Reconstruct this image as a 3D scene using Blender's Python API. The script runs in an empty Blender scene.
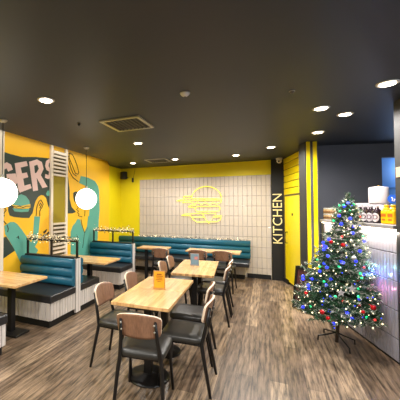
import bpy, bmesh, math, random
from mathutils import Vector, Matrix, geometry
random.seed(7)
S = bpy.context.scene
COL = S.collection
PI = math.pi
R = math.radians

# ------------------------------------------------------------------ materials
def lin(c):
    return c / 12.92 if c <= 0.04045 else ((c + 0.055) / 1.055) ** 2.4
def rgb(r, g, b):
    return (lin(r / 255), lin(g / 255), lin(b / 255), 1)
def new_mat(name):
    m = bpy.data.materials.new(name); m.use_nodes = True
    nt = m.node_tree
    return m, nt, nt.nodes['Principled BSDF']
def mat(name, c, rough=0.5, metal=0.0, emit=None, estr=0.0, var=0.0, vscale=8.0, bump=0.0, bscale=60.0, coat=0.0, spec=0.5):
    m, nt, b = new_mat(name)
    b.inputs['Base Color'].default_value = c
    b.inputs['Roughness'].default_value = rough
    b.inputs['Metallic'].default_value = metal
    b.inputs['Specular IOR Level'].default_value = spec
    b.inputs['Coat Weight'].default_value = coat
    b.inputs['Coat Roughness'].default_value = 0.15
    if emit:
        b.inputs['Emission Color'].default_value = emit
        b.inputs['Emission Strength'].default_value = estr
    tc = nt.nodes.new('ShaderNodeTexCoord')
    if var:
        n = nt.nodes.new('ShaderNodeTexNoise'); n.inputs['Scale'].default_value = vscale; n.inputs['Detail'].default_value = 4
        nt.links.new(tc.outputs['Object'], n.inputs['Vector'])
        mx = nt.nodes.new('ShaderNodeMix'); mx.data_type = 'RGBA'
        mx.inputs[6].default_value = tuple(max(0, v * (1 - var)) for v in c[:3]) + (1,)
        mx.inputs[7].default_value = tuple(min(1, v * (1 + var)) for v in c[:3]) + (1,)
        nt.links.new(n.outputs['Fac'], mx.inputs[0]); nt.links.new(mx.outputs[2], b.inputs['Base Color'])
    if bump:
        n = nt.nodes.new('ShaderNodeTexNoise'); n.inputs['Scale'].default_value = bscale
        nt.links.new(tc.outputs['Object'], n.inputs['Vector'])
        bp = nt.nodes.new('ShaderNodeBump'); bp.inputs['Strength'].default_value = bump; bp.inputs['Distance'].default_value = 0.01
        nt.links.new(n.outputs['Fac'], bp.inputs['Height']); nt.links.new(bp.outputs['Normal'], b.inputs['Normal'])
    return m
def plank_mat(name, c1, c2, cm, width, row, rot, grain=(3, 40, 1), rough=0.4, coat=0.0, streak=0.5, light=None, offset=0.37):
    """wooden boards: brick pattern for the boards, stretched noise for the grain"""
    m, nt, b = new_mat(name)
    L = nt.links
    tc = nt.nodes.new('ShaderNodeTexCoord')
    mp = nt.nodes.new('ShaderNodeMapping'); mp.inputs['Rotation'].default_value = (0, 0, rot)
    L.new(tc.outputs['Object'], mp.inputs['Vector'])
    br = nt.nodes.new('ShaderNodeTexBrick')
    br.offset = offset; br.offset_frequency = 2
    br.inputs['Color1'].default_value = c1; br.inputs['Color2'].default_value = c2; br.inputs['Mortar'].default_value = cm
    br.inputs['Scale'].default_value = 1.0; br.inputs['Mortar Size'].default_value = row * 0.012
    br.inputs['Mortar Smooth'].default_value = 0.3; br.inputs['Bias'].default_value = 0.0
    br.inputs['Brick Width'].default_value = width; br.inputs['Row Height'].default_value = row
    L.new(mp.outputs['Vector'], br.inputs['Vector'])
    m2 = nt.nodes.new('ShaderNodeMapping'); m2.inputs['Scale'].default_value = grain
    L.new(mp.outputs['Vector'], m2.inputs['Vector'])
    ns = nt.nodes.new('ShaderNodeTexNoise'); ns.inputs['Scale'].default_value = 1.0; ns.inputs['Detail'].default_value = 6; ns.inputs['Roughness'].default_value = 0.65
    L.new(m2.outputs['Vector'], ns.inputs['Vector'])
    ramp = nt.nodes.new('ShaderNodeValToRGB')
    ramp.color_ramp.elements[0].position = 0.36; ramp.color_ramp.elements[0].color = (1 - streak,) * 3 + (1,)
    ramp.color_ramp.elements[1].position = 0.64; ramp.color_ramp.elements[1].color = (1 + streak * 0.6,) * 3 + (1,)
    L.new(ns.outputs['Fac'], ramp.inputs['Fac'])
    mx = nt.nodes.new('ShaderNodeMix'); mx.data_type = 'RGBA'; mx.blend_type = 'MULTIPLY'; mx.inputs[0].default_value = 1.0
    L.new(br.outputs['Color'], mx.inputs[6]); L.new(ramp.outputs['Color'], mx.inputs[7])
    L.new(mx.outputs[2], b.inputs['Base Color'])
    b.inputs['Roughness'].default_value = rough
    b.inputs['Coat Weight'].default_value = coat; b.inputs['Coat Roughness'].default_value = 0.12
    bp = nt.nodes.new('ShaderNodeBump'); bp.inputs['Strength'].default_value = 0.15; bp.inputs['Distance'].default_value = 0.004
    L.new(ns.outputs['Fac'], bp.inputs['Height']); L.new(bp.outputs['Normal'], b.inputs['Normal'])
    return m

M = {}
M['floor'] = plank_mat('floor_planks', rgb(150, 128, 104), rgb(98, 80, 64), rgb(50, 40, 32), 1.3, 0.15, PI / 2, (3.2, 34, 1), 0.36, 0.0, 0.8)
M['table'] = plank_mat('butcher_block', rgb(224, 182, 126), rgb(204, 156, 100), rgb(168, 124, 80), 0.42, 0.042, PI / 2, (6, 60, 1), 0.22, 0.25, 0.22)
M['ceiling'] = mat('ceiling_paint', rgb(37, 43, 54), 0.5, var=0.06, vscale=2.0)
M['yellow'] = mat('yellow_paint', rgb(226, 208, 4), 0.55, var=0.03)
M['yellow_gloss'] = mat('yellow_gloss_paint', rgb(246, 220, 6), 0.3, var=0.02)
M['mural'] = mat('mural_amber', rgb(252, 196, 40), 0.5, var=0.04, vscale=2)
M['m_dark'] = mat('mural_dark_green', rgb(44, 62, 56), 0.5, var=0.06)
M['m_pink'] = mat('mural_pink', rgb(236, 204, 196), 0.5, var=0.03)
M['m_teal'] = mat('mural_teal', rgb(92, 170, 152), 0.5, var=0.05)
M['m_yel'] = mat('mural_light_yellow', rgb(240, 200, 60), 0.5, var=0.03)
M['m_ink'] = mat('mural_ink', rgb(40, 38, 26), 0.5, var=0.05)
M['cream'] = mat('cream_paint', rgb(232, 222, 204), 0.5, var=0.03)
M['olive'] = mat('olive_panel', rgb(150, 134, 12), 0.55, var=0.05)
M['shade'] = mat('shade_backing', rgb(96, 84, 44), 0.7, var=0.05)  # darker olive puts the shade of grooves and gaps into the colour
M['tile'] = mat('white_tile', rgb(198, 187, 174), 0.18, var=0.05, vscale=14)
M['dark_grout'] = mat('dark_grout', rgb(84, 80, 84), 0.8, var=0.05)
M['grout'] = mat('grey_grout', rgb(160, 153, 146), 0.8, var=0.05)
M['counter_tile'] = mat('counter_tile', rgb(158, 155, 166), 0.2, var=0.04, vscale=10, bump=0.25, bscale=25)
M['panel_white'] = plank_mat('whitewashed_board', rgb(222, 216, 210), rgb(206, 198, 190), rgb(150, 142, 134), 1.5, 0.4, 0, (40, 40, 3), 0.5, 0.0, 0.14)
M['teal_vinyl'] = mat('teal_vinyl', rgb(22, 92, 116), 0.36, var=0.08, vscale=6, bump=0.06, bscale=90)
M['black_vinyl'] = mat('black_vinyl', rgb(40, 40, 42), 0.34, var=0.06, bump=0.05, bscale=90)
M['seat_vinyl'] = mat('charcoal_seat_vinyl', rgb(44, 43, 40), 0.36, var=0.06, bump=0.05, bscale=110)
M['black_metal'] = mat('black_metal', rgb(24, 23, 23), 0.32, 0.2, var=0.05)
M['black_paint'] = mat('black_paint', rgb(13, 13, 14), 0.6, var=0.05)
M['dark_wall'] = mat('charcoal_wall', rgb(80, 81, 88), 0.55, var=0.05, vscale=2)
M['grey_column'] = mat('grey_column', rgb(41, 41, 40), 0.55, var=0.05, vscale=3)
M['mid_grey'] = mat('mid_grey', rgb(150, 146, 146), 0.5, var=0.05)
M['blue_wall'] = mat('blue_wall', rgb(92, 148, 220), 0.5, var=0.05)
M['walnut'] = plank_mat('walnut_veneer', rgb(150, 112, 88), rgb(142, 104, 80), rgb(140, 102, 78), 3, 2, 0, (60, 60, 6), 0.38, 0.1, 0.22)
M['ply_edge'] = mat('pale_ply_edge', rgb(232, 210, 184), 0.45, var=0.06, vscale=40)
M['gold_text'] = mat('gold_lettering', rgb(238, 222, 160), 0.4, var=0.02)
M['globe'] = mat('opal_glass', rgb(255, 252, 246), 0.25, emit=rgb(255, 240, 222), estr=5, var=0.01)
M['lamp'] = mat('lamp_disc', rgb(255, 250, 240), 0.4, emit=rgb(255, 236, 208), estr=22, var=0.01)
M['led'] = mat('led_strip', rgb(255, 250, 240), 0.4, emit=rgb(255, 228, 196), estr=7, var=0.01)
M['neon'] = mat('yellow_neon', rgb(150, 120, 0), 0.4, emit=(1.0, 0.78, 0.0, 1), estr=2.3, var=0.01)
M['white_metal'] = mat('white_metal', rgb(214, 210, 204), 0.4, var=0.03)
M['alu'] = mat('aluminium', rgb(176, 172, 160), 0.35, 0.6, var=0.05)
M['vent_dark'] = mat('vent_dark', rgb(30, 29, 28), 0.6, var=0.05)
M['needle'] = mat('fir_needles', rgb(46, 88, 56), 0.55, var=0.25, vscale=20)
M['frost'] = mat('frosted_tips', rgb(214, 216, 206), 0.6, var=0.08, vscale=20)
M['bark'] = mat('trunk_brown', rgb(62, 48, 36), 0.7, var=0.2, vscale=30)
M['red_ball'] = mat('red_bauble', rgb(200, 24, 30), 0.15, 0.3, var=0.03)
M['silver'] = mat('silver_glitter', rgb(226, 226, 230), 0.25, 0.5, var=0.08, vscale=60)
for nm, c, s in (('blue', (0.03, 0.05, 1.0, 1), 1.7), ('green', (0.02, 1.0, 0.35, 1), 1.0), ('red', (1.0, 0.06, 0.05, 1), 1.4), ('warm', (1.0, 0.80, 0.50, 1), 3)):
    M['bulb_' + nm] = mat('bulb_' + nm, tuple(min(1, v) for v in c), 0.3, emit=c, estr=s, var=0.01)
M['garland_light'] = mat('garland_leaf_pale', rgb(226, 214, 186), 0.5, var=0.1, vscale=50)
M['garland_dark'] = mat('garland_leaf_dark', rgb(46, 50, 34), 0.5, var=0.2, vscale=50)
M['orange_card'] = mat('orange_card', rgb(240, 168, 30), 0.4, var=0.03)
M['card_ink'] = mat('card_ink', rgb(150, 84, 12), 0.5, var=0.03)
M['card_wood'] = mat('card_wood', rgb(196, 140, 70), 0.45, var=0.1, vscale=30)
M['blue_card'] = mat('blue_card', rgb(120, 150, 168), 0.4, var=0.25, vscale=60)
M['rose_card'] = mat('rose_card', rgb(190, 130, 130), 0.4, var=0.15, vscale=60)
M['maroon'] = mat('maroon_board', rgb(78, 40, 40), 0.45, var=0.15, vscale=12)
M['bottle_dark'] = mat('dark_glass', rgb(34, 18, 26), 0.12, var=0.05)
M['label_white'] = mat('label_white', rgb(226, 218, 222), 0.5, var=0.03)
M['label_ink'] = mat('label_ink', rgb(90, 30, 60), 0.5, var=0.03)
M['juice'] = mat('yellow_juice', rgb(250, 190, 24), 0.2, var=0.05)
M['juice_ink'] = mat('juice_ink', rgb(200, 96, 16), 0.4, var=0.03)
M['jar_tan'] = mat('jar_contents', rgb(176, 148, 104), 0.2, var=0.3, vscale=40)
M['jar_red'] = mat('jar_red', rgb(128, 92, 60), 0.25, var=0.2, vscale=40)
M['clear_lid'] = mat('pale_lid', rgb(196, 196, 190), 0.3, var=0.05)
M['drum_white'] = mat('white_plastic', rgb(226, 214, 214), 0.35, var=0.02)
M['drum_grey'] = mat('grey_plastic', rgb(190, 182, 188), 0.4, var=0.03)
M['sign_blue'] = mat('sign_blue', rgb(24, 84, 190), 0.4, var=0.03)
M['sign_lightblue'] = mat('sign_light_blue', rgb(110, 168, 232), 0.4, var=0.03)
M['tan_notice'] = mat('tan_notice', rgb(206, 168, 132), 0.5, var=0.12, vscale=90)
M['room_grey'] = mat('plain_wall_grey', rgb(150, 148, 146), 0.6, var=0.03)

# ------------------------------------------------------------------ mesh helpers
def B():
    return bmesh.new()
def box(bm, c, d, rot=None, mi=0, bevel=0.0, seg=2):
    tmp = bmesh.new()
    bmesh.ops.create_cube(tmp, size=1.0)
    bmesh.ops.scale(tmp, vec=Vector(d), verts=tmp.verts)
    if bevel:
        bmesh.ops.bevel(tmp, geom=tmp.edges[:], offset=bevel, segments=seg, profile=0.5, affect='EDGES')
    mtx = Matrix.Translation(Vector(c))
    if rot is not None:
        mtx = mtx @ (rot if isinstance(rot, Matrix) else Matrix.Rotation(rot, 4, 'Z'))
    bmesh.ops.transform(tmp, matrix=mtx, verts=tmp.verts)
    merge(bm, tmp, mi)
def merge(bm, tmp, mi=0, smooth=False):
    vm = {}
    for v in tmp.verts: vm[v] = bm.verts.new(v.co)
    for f in tmp.faces:
        try:
            nf = bm.faces.new([vm[v] for v in f.verts]); nf.material_index = mi; nf.smooth = smooth or f.smooth
        except ValueError:
            pass
    tmp.free()
def cyl(bm, p, q, r1, r2=None, n=14, mi=0, smooth=True, caps=True):
    p = Vector(p); q = Vector(q); d = q - p
    tmp = bmesh.new()
    bmesh.ops.create_cone(tmp, cap_ends=caps, segments=n, radius1=r1, radius2=r1 if r2 is None else r2, depth=d.length)
    mtx = Matrix.Translation((p + q) / 2) @ d.to_track_quat('Z', 'Y').to_matrix().to_4x4()
    bmesh.ops.transform(tmp, matrix=mtx, verts=tmp.verts)
    for f in tmp.faces: f.smooth = smooth and len(f.verts) == 4
    merge(bm, tmp, mi)
def sphere(bm, c, r, u=16, v=10, mi=0, sc=(1, 1, 1)):
    tmp = bmesh.new()
    bmesh.ops.create_uvsphere(tmp, u_segments=u, v_segments=v, radius=r)
    bmesh.ops.scale(tmp, vec=Vector(sc), verts=tmp.verts)
    bmesh.ops.translate(tmp, vec=Vector(c), verts=tmp.verts)
    merge(bm, tmp, mi, True)
def tube(bm, pts, r, n=8, mi=0, closed=False):
    pts = [Vector(p) for p in pts]
    if closed: pts = pts + [pts[0]]
    rings = []
    up = None
    for i, p in enumerate(pts):
        if i == 0: t = pts[1] - p
        elif i == len(pts) - 1: t = p - pts[i - 1]
        else: t = (pts[i + 1] - p).normalized() + (p - pts[i - 1]).normalized()
        if t.length < 1e-7: t = Vector((0, 0, 1))
        t.normalize()
        if up is None or abs(up.dot(t)) > 0.98:
            up = Vector((0, 0, 1)) if abs(t.z) < 0.9 else Vector((0, 1, 0))
        a = t.cross(up).normalized(); b = a.cross(t).normalized(); up = b
        rr = r[i] if isinstance(r, (list, tuple)) else r
        rings.append([bm.verts.new(p + a * math.cos(2 * PI * k / n) * rr + b * math.sin(2 * PI * k / n) * rr) for k in range(n)])
    for i in range(len(rings) - 1):
        for k in range(n):
            f = bm.faces.new([rings[i][k], rings[i][(k + 1) % n], rings[i + 1][(k + 1) % n], rings[i + 1][k]])
            f.smooth = True; f.material_index = mi
    for rg in (rings[0][::-1], rings[-1]):
        f = bm.faces.new(rg); f.material_index = mi
def lathe(bm, prof, c=(0, 0, 0), n=24, mi=0):
    rings = []
    for r, z in prof:
        rings.append([bm.verts.new((c[0] + r * math.cos(2 * PI * k / n), c[1] + r * math.sin(2 * PI * k / n), c[2] + z)) for k in range(n)])
    for i in range(len(rings) - 1):
        for k in range(n):
            f = bm.faces.new([rings[i][k], rings[i][(k + 1) % n], rings[i + 1][(k + 1) % n], rings[i + 1][k]])
            f.smooth = True; f.material_index = mi
    f = bm.faces.new(rings[0][::-1]); f.material_index = mi
    f = bm.faces.new(rings[-1]); f.material_index = mi
def prism(bm, poly, fn, t0, t1, mi=0, smooth=False):
    """solid between depth t0 and t1; fn(a, b, t) -> xyz of outline point (a, b)"""
    a = [bm.verts.new(fn(x, y, t0)) for x, y in poly]
    b = [bm.verts.new(fn(x, y, t1)) for x, y in poly]
    tri = geometry.tessellate_polygon([[Vector((x, y, 0)) for x, y in poly]])
    for t in tri:
        for q in (a, b):
            try:
                f = bm.faces.new([q[i] for i in t]); f.material_index = mi
            except ValueError: pass
    n = len(poly)
    for i in range(n):
        f = bm.faces.new([a[i], a[(i + 1) % n], b[(i + 1) % n], b[i]]); f.material_index = mi; f.smooth = smooth
def build(name, bm, mats, parent=None, loc=None, rotz=None):
    bmesh.ops.recalc_face_normals(bm, faces=bm.faces[:])
    me = bpy.data.meshes.new(name); bm.to_mesh(me); bm.free()
    for m in (mats if isinstance(mats, (list, tuple)) else [mats]):
        me.materials.append(M[m])
    o = bpy.data.objects.new(name, me); COL.objects.link(o)
    if parent: o.parent = parent
    if loc is not None: o.location = loc
    if rotz is not None: o.rotation_euler = (0, 0, rotz)
    return o
def tag(o, label, cat, group=None):
    o['label'] = label; o['category'] = cat
    if group: o['group'] = group
    return o
def thing(name, label, cat, loc=(0, 0, 0), rotz=0.0, group=None):
    o = bpy.data.objects.new(name, None); COL.objects.link(o)
    o.empty_display_size = 0.1
    o.location = loc; o.rotation_euler = (0, 0, rotz)
    return tag(o, label, cat, group)
def struct(name, bm, mats, parent=None):
    o = build(name, bm, mats, parent)
    if not parent: o['kind'] = 'structure'
    return o
def dup(root, label, loc=None, rotz=None):
    r = root.copy(); COL.objects.link(r); r['label'] = label
    if loc is not None: r.location = loc
    if rotz is not None: r.rotation_euler = (0, 0, rotz)
    for ch in list(root.children):
        c = ch.copy(); COL.objects.link(c); c.parent = r
        for g in list(ch.children):
            d = g.copy(); COL.objects.link(d); d.parent = c
    return r
def text_bm(bm, s, size, mtx, depth=0.004, mi=0, spacing=1.0, sx=1.0, bold=0.0):
    cu = bpy.data.curves.new('lettering', 'FONT'); cu.body = s; cu.size = size; cu.extrude = depth
    cu.align_x = 'CENTER'; cu.align_y = 'CENTER'; cu.space_character = spacing; cu.offset = bold
    ob = bpy.data.objects.new('lettering_curve', cu)
    COL.objects.link(ob)
    dg = bpy.context.evaluated_depsgraph_get(); dg.update()
    me = ob.evaluated_get(dg).to_mesh()
    tmp = bmesh.new(); tmp.from_mesh(me)
    ob.evaluated_get(dg).to_mesh_clear()
    COL.objects.unlink(ob); bpy.data.objects.remove(ob); bpy.data.curves.remove(cu)
    bmesh.ops.transform(tmp, matrix=mtx @ Matrix.Diagonal((sx, 1, 1, 1)), verts=tmp.verts)
    merge(bm, tmp, mi)

POLY={
 'dark_left':[(3.329, 2.468), (3.473, 2.453), (3.725, 2.445), (4.052, 2.496), (4.42, 2.526), (4.431, 1.581), (4.375, 1.637), (4.319, 1.783), (4.251, 1.827), (4.186, 1.833), (4.11, 1.795), (4.049, 1.722), (4.013, 1.635), (3.979, 1.514), (3.897, 1.43), (3.739, 1.438), (3.568, 1.456), (3.477, 1.482), (3.446, 1.553), (3.445, 1.616), (3.348, 1.677), (3.34, 1.723)],
 'dark_right':[(4.906, 2.407), (4.974, 2.211), (5.026, 1.969), (5.031, 1.785), (5.098, 1.621), (5.257, 1.515), (5.116, 1.486), (4.915, 1.489)],
 'G':[(3.329, 2.27), (3.409, 2.314), (3.493, 2.287), (3.529, 2.213), (3.438, 2.17), (3.403, 2.22), (3.363, 2.194), (3.358, 2.074), (3.386, 1.995), (3.462, 2.001), (3.454, 2.069), (3.413, 2.065), (3.405, 2.128), (3.588, 2.158), (3.634, 2.014), (3.526, 1.922), (3.388, 1.9), (3.333, 1.991)],
 'E':[(3.567, 2.319), (3.821, 2.39), (3.854, 2.314), (3.694, 2.265), (3.722, 2.172), (3.832, 2.199), (3.865, 2.122), (3.751, 2.088), (3.779, 1.973), (3.915, 2.012), (3.949, 1.942), (3.681, 1.851), (3.647, 1.901)],
 'R':[(3.882, 2.387), (4.071, 2.457), (4.196, 2.428), (4.243, 2.31), (4.172, 2.188), (4.35, 1.99), (4.22, 1.959), (4.066, 2.135), (4.104, 1.912), (3.984, 1.89)],
 'Rhole':[(4.003, 2.333), (4.081, 2.365), (4.117, 2.295), (4.052, 2.213), (4.022, 2.21)],
 'S':[(4.422, 2.535), (4.307, 2.46), (4.284, 2.37), (4.318, 2.3), (4.395, 2.276), (4.377, 2.209), (4.291, 2.22), (4.282, 2.155), (4.358, 2.136), (4.431, 2.155), (4.429, 2.319), (4.375, 2.378), (4.384, 2.432), (4.427, 2.457)],
 'bun_top':[(3.523, 1.652), (3.543, 1.725), (3.622, 1.789), (3.712, 1.827), (3.813, 1.802), (3.894, 1.728), (3.912, 1.668), (3.714, 1.637)],
 'patty':[(3.516, 1.652), (3.714, 1.634), (3.92, 1.668), (3.929, 1.615), (3.872, 1.585), (3.715, 1.591), (3.566, 1.597)],
 'bun_bottom':[(3.531, 1.597), (3.715, 1.579), (3.904, 1.591), (3.873, 1.537), (3.716, 1.533), (3.574, 1.546)],
 'bun2':[(4.314, 1.859), (4.351, 1.919), (4.419, 1.929), (4.42, 1.825), (4.343, 1.822)],
 'arm':[(4.019, 1.457), (4.163, 1.447), (4.138, 1.237), (4.106, 0.993), (4.047, 0.932), (3.913, 0.93), (3.969, 1.037), (4.0, 1.215)],
 'body':[(3.372, 1.323), (3.488, 1.38), (3.569, 1.376), (3.632, 1.341), (3.741, 1.237), (3.832, 1.13), (3.998, 0.961), (4.122, 0.859), (4.025, 0.733), (3.705, 0.717), (3.575, 0.945), (3.493, 1.065), (3.393, 1.199)],
 'dark_low':[(3.348, 1.141), (3.413, 1.16), (3.596, 0.92), (3.353, 0.82)],
 'teal_low':[(3.353, 0.82), (3.361, 0.773), (3.362, 0.575), (3.356, 0.577)],
 'woman_arm':[(5.421, 2.298), (5.697, 2.287), (5.995, 2.234), (6.149, 2.127), (6.196, 2.014), (6.223, 1.552), (6.138, 0.957), (6.114, 0.415), (5.727, 0.474), (5.761, 1.441), (5.798, 1.966), (5.633, 2.092), (5.362, 2.139)],
 'woman_body':[(5.073, 0.574), (5.068, 1.107), (5.136, 1.226), (5.223, 1.284), (5.313, 1.365), (5.406, 1.354), (5.445, 1.252), (5.562, 1.048), (5.68, 1.196), (5.72, 1.413), (5.887, 1.461), (6.063, 1.458), (6.105, 0.417)],
 'hair':[(5.147, 1.913), (5.218, 1.946), (5.326, 1.943), (5.401, 1.881), (5.366, 1.708), (5.256, 1.695), (5.184, 1.747), (5.162, 1.809)],
 'leaf1':[(4.248, 1.167), (4.321, 1.206), (4.359, 1.216), (4.322, 1.161), (4.266, 1.134)],
 'leaf2':[(4.295, 1.106), (4.398, 1.169), (4.408, 1.135), (4.342, 1.089)],
 'leaf3':[(4.221, 1.1), (4.294, 1.132), (4.304, 1.093), (4.249, 1.066)],
}
LINE={
 'hand1':[(4.061, 1.462), (4.069, 1.578), (4.089, 1.646), (4.133, 1.721), (4.177, 1.747), (4.204, 1.716), (4.241, 1.672), (4.206, 1.609), (4.152, 1.547), (4.154, 1.453)],
 'hand2':[(4.134, 1.64), (4.169, 1.69), (4.196, 1.659), (4.152, 1.596)],
 'face1':[(3.339, 1.586), (3.385, 1.597), (3.406, 1.564), (3.373, 1.532), (3.347, 1.5), (3.374, 1.484), (3.341, 1.458), (3.355, 1.404), (3.409, 1.353)],
 'fold1':[(3.43, 1.335), (3.451, 1.274), (3.438, 1.226)],
 'fold2':[(3.624, 1.122), (3.661, 1.142), (3.669, 1.101)],
 'whand1':[(4.952, 2.692), (5.022, 2.732), (5.119, 2.712), (5.194, 2.628), (5.27, 2.527), (5.349, 2.363), (5.31, 2.321), (5.221, 2.334), (5.121, 2.47), (5.024, 2.602), (4.952, 2.684)],
 'whand2':[(5.022, 2.725), (4.988, 2.597), (5.061, 2.426), (5.135, 2.325), (5.26, 2.279)],
 'whand3':[(4.954, 2.484), (5.002, 2.361), (5.123, 2.244), (5.325, 2.165)],
 'wface':[(5.298, 1.67), (5.337, 1.618), (5.273, 1.566), (5.35, 1.536), (5.299, 1.499), (5.364, 1.475), (5.338, 1.431), (5.483, 1.412)],
 'wcollar':[(5.444, 1.345), (5.485, 1.21), (5.582, 1.038), (5.693, 1.159)],
 'wneck':[(5.591, 1.572), (5.579, 1.417)],
 'wfold':[(5.568, 1.031), (5.502, 0.731)],
 'patty_l':[(3.516, 1.63), (3.603, 1.614), (3.676, 1.631), (3.753, 1.608), (3.831, 1.632), (3.92, 1.632)],
}
NEON={
 'bun':[(-1.73, 1.835), (-1.729, 1.876), (-1.707, 1.939), (-1.669, 1.997), (-1.618, 2.046), (-1.556, 2.085), (-1.486, 2.111), (-1.412, 2.125), (-1.335, 2.125), (-1.261, 2.112), (-1.191, 2.086), (-1.13, 2.048), (-1.078, 2.001), (-1.04, 1.946), (-1.015, 1.886), (-1.005, 1.823), (-1.005, 1.825), (-1.73, 1.835)],
 'bun_line':[(-2.114, 1.781), (-1.014, 1.796)],
 'bun_line2':[(-1.977, 1.736), (-1.753, 1.743), (-1.665, 1.703), (-1.578, 1.733), (-1.492, 1.689), (-1.397, 1.731), (-1.3, 1.688), (-1.204, 1.73), (-1.113, 1.695), (-1.022, 1.737), (-1.014, 1.796)],
 'spd1':[(-2.114, 1.781), (-1.931, 1.833), (-1.753, 1.839)],
 'spd2':[(-1.922, 1.895), (-1.73, 1.9)],
 'spd2b':[(-1.922, 1.895), (-1.931, 1.842)],
 'patty':[(-1.604, 1.637), (-1.072, 1.645), (-1.04, 1.594), (-1.073, 1.526), (-1.605, 1.516), (-1.648, 1.576), (-1.604, 1.637)],
 'spd3':[(-1.82, 1.629), (-1.657, 1.611)],
 'spd3b':[(-1.82, 1.629), (-1.753, 1.673), (-1.622, 1.672)],
 'bunb':[(-1.988, 1.416), (-1.755, 1.41), (-1.689, 1.31), (-1.602, 1.255), (-1.116, 1.273), (-1.042, 1.32), (-1.016, 1.417), (-1.148, 1.416)],
 'bunb2':[(-1.988, 1.416), (-1.888, 1.452), (-1.471, 1.473)],
 'cheese':[(-1.471, 1.464), (-1.147, 1.475), (-1.316, 1.226), (-1.471, 1.464)],
 'bunmid':[(-1.711, 1.375), (-1.408, 1.379)],
 'bunmid2':[(-1.218, 1.381), (-1.053, 1.392)],
}
DE, KE, LE, EXPO = 116.0, 16.0, 4.5, 0.0
# ------------------------------------------------------------------ the room
CE = 2.69                                  # ceiling height
WL, WB = -3.72, 7.40                       # left wall, back wall
# the service counter side runs at an angle to the seating grid
CU = Vector((0.236, -0.972, 0)).normalized()     # along the counter, towards the viewer
CV = Vector((0.972, 0.236, 0)).normalized()      # behind the counter
C0 = Vector((0.796, 5.566, 0))
CROT = math.atan2(CU.y, CU.x)
CM = Matrix.Rotation(CROT, 4, 'Z')
def cpt(s, t, z=0.0):
    p = C0 + CU * s + CV * t
    return (p.x, p.y, z)

b = B(); box(b, (0.5, 2.2, -0.05), (10.6, 11.6, 0.1)); struct('floor', b, 'floor')
b = B()   # ceiling, with the raised slot that follows the painted wall
prism(b, [(-3.40, -3.5), (5.7, -3.5), (5.7, 8.0), (-3.9, 8.0), (-3.9, 6.74), (-3.72, 6.74), (-3.40, 6.05)], lambda x, y, t: (x, y, t), CE, CE + 0.12)
box(b, (-3.58, 2.2, CE + 0.30), (0.9, 11.4, 0.06))
box(b, (-3.37, 1.3, CE + 0.2), (0.06, 9.6, 0.2))
struct('ceiling', b, 'ceiling')
b = B(); box(b, (WL - 0.06, 2.2, 1.5), (0.12, 11.4, 3.0)); struct('wall_left', b, 'yellow')
b = B(); box(b, (0.5, WB + 0.06, 1.4), (9.4, 0.12, 2.8)); struct('wall_back', b, 'yellow')
b = B(); box(b, (0.5, -3.4, 1.4), (9.4, 0.12, 2.8)); struct('wall_front', b, 'room_grey')
b = B(); box(b, (5.2, 2.2, 1.4), (0.12, 11.0, 2.8)); struct('wall_right', b, 'room_grey')

# stacked white finger tiles on the back wall
b = B()
x0, x1, z1 = -3.15, 0.065, 2.356
box(b, ((x0 + x1) / 2, WB - 0.006, z1 / 2), (x1 - x0, 0.012, z1), mi=1)
nc, rh = 32, 0.236
cw = (x1 - x0) / nc
for i in range(nc):
    for j in range(10):
        zt = z1 - j * rh; zb = max(0.0, zt - rh)
        box(b, (x0 + (i + 0.5) * cw, WB - 0.014, (zt + zb) / 2), (cw - 0.007, 0.018, zt - zb - 0.006), bevel=0.006, seg=2)
struct('trim_1', b, ['tile', 'grout'])
b = B(); box(b, (-0.2, WB - 0.03, 0.05), (0.5, 0.012, 0.1)); struct('baseboard_back', b, 'black_paint')
# black strip of wall carrying the kitchen lettering
b = B(); box(b, (0.203, WB - 0.03, CE / 2), (0.27, 0.06, CE)); struct('trim_2', b, 'black_paint')

# angled yellow boarded wall with its door
Y0 = Vector((0.335, 7.40, 0)); Y1 = Y0 + CU * 1.32
yl = (Y1 - Y0).length
def ypt(s, t, z): 
    p = Y0 + CU * s + CV * t
    return (p.x, p.y, z)
b = B()
box(b, ypt(yl / 2, 0.05, CE / 2), (yl, 0.10, CE), CM, 1)  # backing coloured dark so the board gaps read as shaded
box(b, ypt(0.05, -0.012, 0.94), (0.10, 0.024, 1.88), CM); box(b, ypt(1.23, -0.012, 0.94), (0.18, 0.024, 1.88), CM)
k = 0; z = 1.88
while z < CE - 0.01:
    h = min(0.138, CE - z)
    box(b, ypt(yl / 2, -0.012, z + h / 2), (yl, 0.024, h - 0.014), CM, bevel=0.005, seg=1)
    z += 0.138
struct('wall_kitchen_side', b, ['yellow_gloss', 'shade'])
b = B()
box(b, ypt(0.62, -0.018, 0.955), (0.96, 0.036, 1.80), CM, bevel=0.004)
door = struct('door_1', b, 'yellow_gloss')
b = B()
for s in (0.115, 1.125): box(b, ypt(s, -0.02, 0.93), (0.024, 0.05, 1.84), CM)
box(b, ypt(0.62, -0.02, 1.862), (1.034, 0.05, 0.024), CM)
build('door_frame', b, 'shade', door)  # dark strips paint the shaded gap round the door
b = B()
tube(b, [ypt(0.30, -0.036, 0.86), ypt(0.30, -0.075, 0.86), ypt(0.30, -0.075, 1.09), ypt(0.30, -0.036, 1.09)], 0.009)
build('door_handle', b, 'black_metal', door)
b = B(); box(b, ypt(0.62, -0.038, 1.47), (0.07, 0.006, 0.05), CM); build('door_plaque', b, 'black_paint', door)
b = B(); box(b, ypt(0.18, -0.035, 0.045), (0.34, 0.05, 0.09), CM); struct('baseboard_kitchen', b, 'black_paint')

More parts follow.
